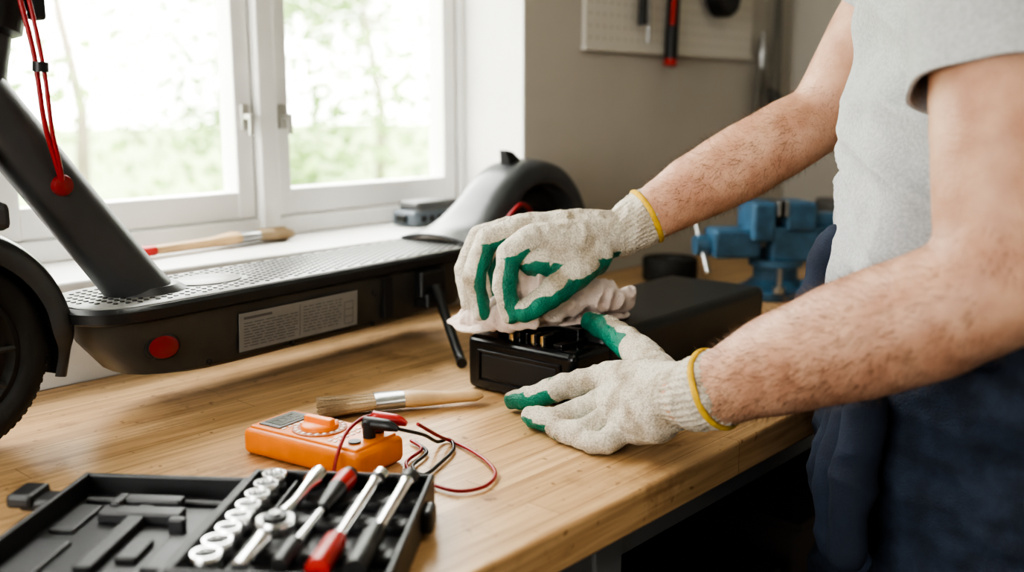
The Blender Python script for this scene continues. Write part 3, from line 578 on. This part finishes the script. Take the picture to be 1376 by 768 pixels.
def shf(co,n):
    a=noise.noise(Vector((co.x*9,co.y*9,co.z*4+2))); b=noise.noise(Vector((co.x*20+co.z*8,co.y*20,co.z*9+5))); c=noise.noise(Vector((co.x*6,co.y*12-co.z*14,co.z*10)))
    return .013*(1-2.2*abs(a))+.005*b+.011*(1-2.2*abs(c))-.006
shch=[[((.55,1.06,.56),.078),((.50,1.0,.57),.085),((.465,.975,.56),.084)],[((.55,1.29,.57),.07),((.54,1.36,.57),.072)]]
parts.append(organic('tshirt_body',shch,SHIRT,voxel=.006,sm=6,extra=[tors],disp=shf))
def sleeve(name,pts,R):
    P_=[V(p) for p in pts]; n=60; rings=[]
    t0=(P_[1]-P_[0]).normalized(); a=t0.orthogonal().normalized()
    for i,p in enumerate(P_):
        t=(P_[min(i+1,len(P_)-1)]-P_[max(i-1,0)]).normalized(); a=(a-t*a.dot(t)).normalized(); b=t.cross(a)
        ring=[]
        for k in range(n):
            th=k*2*math.pi/n; d=a*math.cos(th)+b*math.sin(th); r=R[i]*(1+.045*math.sin(3*th+i*.25)+.025*math.sin(7*th+i*.4)); ring.append(p+d*r)
        rings.append(ring)
    inner=[[p_+( c-p_)*.05 for p_ in r] for r,c in zip(rings[::-1],P_[::-1])]
    return loft(name,rings+inner[:4],SHIRT,cap=False,sharp=70)
sp=catmull([(.466,.99,.60),(.457,.965,.53),(.450,.935,.455),(.445,.915,.408)],4)
parts.append(sleeve('left_sleeve',sp,[.082,.083,.083,.083,.082,.082,.081,.081,.080,.080,.0795,.0820,.0825]))
sp2=catmull([(.545,1.36,.60),(.525,1.385,.555),(.51,1.40,.515)],4)
parts.append(sleeve('right_sleeve',sp2,[.07,.07,.07,.069,.069,.069,.069,.069,.069]))
hips=[er(.530,1.175,.175,.144,.172),er(.530,1.175,.10,.147,.178),er(.532,1.175,.0,.148,.188),er(.535,1.175,-.08,.138,.190),er(.535,1.175,-.14,.10,.17)]
legs=[[((.54,1.085,-.06),.108),((.515,1.075,-.25),.095),((.49,1.065,-.44),.078),((.51,1.06,-.62),.074),((.54,1.06,-.84),.068)],[((.54,1.265,-.06),.108),((.515,1.275,-.25),.095),((.49,1.285,-.44),.078),((.51,1.29,-.62),.074),((.54,1.29,-.84),.068)]]
def pf(co,n):
    a=noise.noise(Vector((co.x*7,co.y*7,co.z*15))); b=noise.noise(co*26); c=noise.noise(Vector((co.x*12+co.z*20,co.y*12,co.z*9)))
    return .009*(1-2*abs(a))+.003*b+.009*(1-2*abs(c))-.004
parts.append(organic('trousers',legs,NAVY,voxel=.006,sm=4,extra=[hips],disp=pf))
parts.append(loft('waistband',[[V(p) for p in er(.530,1.175,z,.153+d,.182+d)] for z,d in ((.125,0),(.13,.003),(.172,.003),(.178,0),(.178,-.014),(.125,-.014))],NAVY2,closed=True,cap=False,sharp=60))
parts.append(organic('holster_pocket_left',[[((.385,1.04,.075),.018),((.372,1.03,-.03),.022),((.372,1.035,-.095),.016)],[((.390,1.08,.078),.018),((.372,1.08,-.03),.024),((.376,1.08,-.10),.018)],[((.400,1.12,.075),.018),((.382,1.125,-.03),.026),((.390,1.125,-.09),.018)],[((.41,1.15,.07),.02),((.398,1.155,-.05),.024)]],NAVY2,voxel=.004,sm=3,disp=lambda c,n:pf(c,n)*.6))
parts.append(organic('holster_pocket_right',[[((.410,1.235,.235),.014),((.402,1.25,.20),.022),((.395,1.25,.15),.026)],[((.435,1.29,.225),.014),((.422,1.295,.19),.022),((.41,1.295,.14),.026)]],NAVY2,voxel=.004,sm=4,disp=lambda c,n:pf(c,n)*.6))
for nm,y in (('left_shoe',1.06),('right_shoe',1.29)):
    parts.append(organic(nm,[[((.565,y,-.845),.045),((.51,y,-.85),.044),((.44,y,-.858),.040),((.38,y,-.866),.032)]],BLK,voxel=.006,sm=4))
parts.append(organic('head_and_neck',[[((.545,1.175,.60),.060),((.53,1.175,.70),.056),((.52,1.175,.74),.056)],[((.515,1.175,.80),.082),((.52,1.175,.845),.092)],[((.49,1.175,.745),.045),((.455,1.175,.735),.030)],[((.445,1.175,.80),.035)],[((.425,1.175,.80),.013),((.412,1.175,.785),.012)],[((.52,1.085,.80),.016),((.52,1.08,.82),.018)],[((.52,1.265,.80),.016),((.52,1.27,.82),.018)],[((.437,1.165,.757),.010),((.437,1.185,.757),.010)]],SKIN,voxel=.005,sm=5))
parts.append(organic('hair',[[((.53,1.175,.865),.096),((.56,1.175,.83),.088)],[((.575,1.175,.78),.07)]],HAIR,voxel=.006,sm=4))
parts.append(organic('eyes',[[((.439,1.145,.815),.010)],[((.439,1.205,.815),.010)]],mat('eye',(.6,.6,.6),.2),voxel=.002,sm=2))
# ---- gloves
def segdist(p,a,b):
    ab=b-a; t=max(0,min(1,(p-a).dot(ab)/max(ab.length_squared,1e-9))); q=a+ab*t; return (p-q),t
def glove(name,chs,cuff):
    """chs: (chain, coat) where coat is None or one (direction, threshold) for every segment or a list of them"""
    chains=[]; segs=[]
    for ch,ct in chs:
        chains.append(ch)
        for k,((a,ra),(b,rb)) in enumerate(zip(ch,ch[1:])):
            c=ct[k] if isinstance(ct,list) else ct
            segs.append((V(a),V(b),(ra+rb)/2,(V(c[0])-V((0,0,0))).normalized() if c else None,c[1] if c else 0))
    def cf(me):
        out=[]
        for v in me.vertices:
            L_=[]
            for a,b,r,d,th in segs:
                off,t=segdist(v.co,a,b); k=off.length/r
                L_.append((k,0 if d is None else max(0,min(1,.5+(off.normalized().dot(d)-th)*2))))
            L_.sort(key=lambda x:x[0]); out.append(L_[0][1])
        return out
    c0,c1=V(cuff[0]),V(cuff[1]); cax=(c1-c0).normalized(); ca=cax.orthogonal().normalized(); cb=cax.cross(ca)
    def dsp(co,n):
        a=noise.noise(co*34); b=noise.noise(co*85); c=noise.noise(Vector((co.x*70,co.y*70,co.z*25)))
        t=(co-c0).dot(cax)/(c1-c0).length; rib=0
        if t>-.35:
            k=min(1,(t+.35)/.5); th=math.atan2((co-c0).dot(cb),(co-c0).dot(ca)); rib=k*.0009*math.cos(th*34)
        return .0020*(1-2*abs(a))+.0007*b+.0014*(1-2*abs(c))-.0008+rib
    return organic(name,chains,GLOVE,voxel=.0020,sm=3,disp=dsp,coat=cf)
Wl=(.187,1.052,.085)
pd=(-.55,.80,-.25)
lo=((-.25,-.30,-.9),.18)
parts.append(glove('left_glove',[
 ([((.118,1.185,.066),.0180),((.060,1.216,.044),.0155),((.030,1.236,.027),.0140),((.003,1.252,.016),.0125)],[(pd,.4),((-.2,-.35,-.9),.25),((-.4,-.35,-.8),-.1)]),
 ([((.114,1.156,.044),.0174),((.062,1.153,.024),.0152),((.040,1.168,.017),.0136),((.024,1.190,.015),.0120)],[(pd,.5),(lo[0],.55),(lo[0],.3)]),
 ([((.120,1.130,.032),.0168),((.080,1.114,.019),.0144),((.062,1.127,.016),.0130),((.052,1.146,.014),.0116)],(pd,.5)),
 ([((.134,1.108,.026),.0156),((.106,1.088,.016),.0130),((.090,1.096,.014),.0118),((.080,1.112,.013),.0106)],(pd,.5)),
 ([((.175,1.120,.085),.0220),((.156,1.190,.098),.0200),((.128,1.262,.108),.0162),((.108,1.322,.1050),.0132)],[None,((-1,.1,-.1),.40),((-1,-.1,.1),.0)]),
 ([(Wl,.032),((.158,1.115,.078),.028),((.118,1.185,.066),.0190)],None),([(Wl,.032),((.152,1.10,.062),.029),((.114,1.156,.044),.0190)],None),([(Wl,.030),((.152,1.085,.050),.027),((.120,1.130,.032),.0180)],None),([(Wl,.028),((.162,1.075,.045),.025),((.134,1.108,.026),.0168)],None),
 ([((.150,1.13,.07),.024),((.163,1.15,.087),.022)],None),
 ([(Wl,.034),((.198,1.028,.091),.038),((.212,1.012,.101),.0405)],None)],(Wl,(.214,1.010,.103))))
def hem(name,c,ax,r):
    c=V(c); ax=(V(ax)-V((0,0,0))).normalized(); prof=[(r+.0026*math.cos(k*math.pi/5),.0038*math.sin(k*math.pi/5)) for k in range(10)]
    o=lathe(name,c,ax,prof,YEL,n=64,closed=True,sharp=None)
    for v in o.data.vertices: v.co+=ax*.0022*noise.noise(v.co*30)
    return o
parts.append(hem('left_glove_hem',(.2145,1.010,.103),(.62,-.52,.42),.0425))
inn=(.95,-.30,.05); dn=(.15,-.25,-.95)
Wr=(.150,1.392,.216)
parts.append(glove('right_glove',[
 ([((.026,1.326,.220),.0185),((-.004,1.306,.200),.0162),((-.010,1.294,.158),.0146),((.000,1.292,.122),.0128)],[(dn,.30),(inn,.10),(inn,-.05)]),
 ([((.014,1.356,.230),.0185),((-.036,1.338,.214),.0158),((-.052,1.326,.165),.0142),((-.042,1.322,.120),.0124)],[(dn,.4),(inn,.35),(inn,.20)]),
 ([((.016,1.390,.228),.0175),((-.046,1.384,.214),.0150),((-.066,1.374,.168),.0135),((-.058,1.366,.122),.0118)],(inn,.4)),
 ([((.030,1.418,.214),.0160),((-.018,1.426,.196),.0138),((-.036,1.420,.160),.0124),((-.030,1.414,.122),.0110)],(inn,.4)),
 ([((.112,1.358,.194),.0270),((.080,1.316,.168),.0205),((.046,1.296,.145),.0172),((.016,1.288,.126),.0144)],[(dn,.25),((.1,-.35,-.9),.08),((.1,-.5,-.8),.0)]),
 ([(Wr,.031),((.09,1.355,.213),.031),((.026,1.328,.217),.0195)],(dn,.80)),([(Wr,.031),((.09,1.372,.222),.031),((.014,1.356,.229),.0192)],(dn,.8)),([(Wr,.031),((.09,1.392,.217),.028),((.016,1.390,.227),.0182)],(dn,.8)),([(Wr,.030),((.09,1.405,.208),.026),((.030,1.418,.213),.0170)],(dn,.8)),
 ([((.105,1.35,.190),.029),((.06,1.332,.188),.026),((.025,1.324,.190),.020)],(dn,.25)),
 ([(Wr,.032),((.170,1.395,.228),.0355),((.188,1.399,.239),.0385)],None)],(Wr,(.190,1.3995,.2405))))
parts.append(hem('right_glove_hem',(.190,1.3995,.2405),(.85,.13,.47),.0400))
group('man',parts,V((.52,1.175,-.9)))
# ---- rag: draped sheet with folds plus the bunch inside the hand
RG=Fr((-.084,1.350),(.942,.335),(-.335,.942),.003); n1,n2=110,56
def rgp(i,j):
    u=i/n1; v=j/n2
    L=.268; x=u*L; 
    w0=-.044-.012*noise.noise(Vector((u*7,1.3,0)))-.014*math.sin(u*math.pi); w1=.048+.012*noise.noise(Vector((u*6,5,0)))
    if u>.75: k=(1-u)/.25; k=math.sqrt(max(0,1-(1-k)**2))*.8+.2; w0*=k; w1*=k
    if u<.15: k=u/.15; k=.45+.55*math.sqrt(max(0,1-(1-k)**2)); w0*=k; w1*=k
    y=w0+(w1-w0)*v
    a=noise.noise(Vector((x*22,y*38+x*14,.3))); b=noise.noise(Vector((x*45+3,y*60-x*30,2)))
    ridge=(1-abs(a)*2.2); r2_=(1-abs(b)*2.2)
    env=math.exp(-((u-.42)/.26)**2)*math.exp(-((v-.5)/.33)**2); e2=min(1,6*min(v,1-v))*min(1,8*min(u,1-u))
    z=.0900+e2*(.012*max(0,ridge)+.008*max(0,r2_))+env*.030+.018*math.exp(-((u-.82)/.13)**2)*math.exp(-((v-.5)/.3)**2)
    return RG(x,y,z)
bm=bmesh.new(); g=[[bm.verts.new(rgp(i,j)) for j in range(n2+1)] for i in range(n1+1)]
for i in range(n1):
    for j in range(n2): bm.faces.new((g[i][j],g[i+1][j],g[i+1][j+1],g[i][j+1]))
sheet=fin('cloth_sheet',bm,RAG,smooth=True); so_=sheet.modifiers.new('thick','SOLIDIFY'); so_.thickness=.0028; so_.offset=0
def rf(co,n):
    a=noise.noise(Vector((co.x*34,co.y*54,co.z*24))); b=noise.noise(co*72)
    return .008*(1-2.3*abs(a))-.003+.002*b
ch=[[((.01,1.33,.118),.018),((.035,1.328,.150),.022),((.046,1.328,.178),.015)],[((.0,1.325,.122),.018),((.012,1.326,.150),.018),((.020,1.328,.178),.016)],[((.05,1.335,.118),.018),((.085,1.355,.131),.020),((.125,1.385,.129),.022),((.165,1.412,.120),.016)],[((-.06,1.342,.104),.010),((-.01,1.322,.110),.015),((.02,1.308,.114),.015)]]
bun=organic('cloth_bunch',ch,RAG,voxel=.0022,sm=2,disp=rf)
group('cleaning_rag',[sheet,bun])
# ------------------------------------------------------------ LIGHT, WORLD, CAMERA
w=bpy.data.worlds.new('sky'); bpy.context.scene.world=w; w.use_nodes=True
bg=w.node_tree.nodes['Background']; bg.inputs[0].default_value=(1.0,.985,.96,1); bg.inputs[1].default_value=12.0
def area(name,loc,rot,sx,sy,e,col=(1,1,1),portal=False):
    l=bpy.data.lights.new(name,'AREA'); l.shape='RECTANGLE'; l.size=sx; l.size_y=sy; l.energy=e; l.color=col
    o=bpy.data.objects.new(name,l); o.location=loc; o.rotation_euler=rot; bpy.context.scene.collection.objects.link(o)
    if portal: l.cycles.is_portal=True
    return o
area('portal_window_1',((WX0+WX1)/2,WY+.25,(SZ+WT)/2),(-math.pi/2,0,0),WX1-WX0,WT-SZ,1,portal=True)
area('portal_window_2',(XL-.13,(LY0+LY1)/2,1.57),(0,-math.pi/2,0),1.25,LY1-LY0,1,portal=True)
area('ceiling_fill',(.6,-.5,CH-.03),(0,0,0),1.2,.6,11,(1,.91,.80))  # added warm fill light below the ceiling, out of view, no fixture modelled
s=bpy.data.lights.new('sun','SUN'); s.energy=9; s.angle=.05; s.color=(1,.95,.85); so=bpy.data.objects.new('sun',s); so.rotation_euler=(math.radians(40),0,math.radians(-15)); so.location=(0,-5,8); bpy.context.scene.collection.objects.link(so)
cam=bpy.data.cameras.new('camera'); co=bpy.data.objects.new('camera',cam); bpy.context.scene.collection.objects.link(co)
co.location=(0,0,BH+.4); co.rotation_euler=(math.radians(79.5),0,math.radians(-48)); cam.lens=35; cam.sensor_width=36; cam.clip_start=.02
cam.dof.use_dof=True; cam.dof.focus_distance=1.22; cam.dof.aperture_fstop=2.4
bpy.context.scene.camera=co
vs=bpy.context.scene.view_settings
try:
    vs.view_transform='AgX'; vs.look='AgX - High Contrast'; vs.exposure=.32
except Exception as e: print(e)
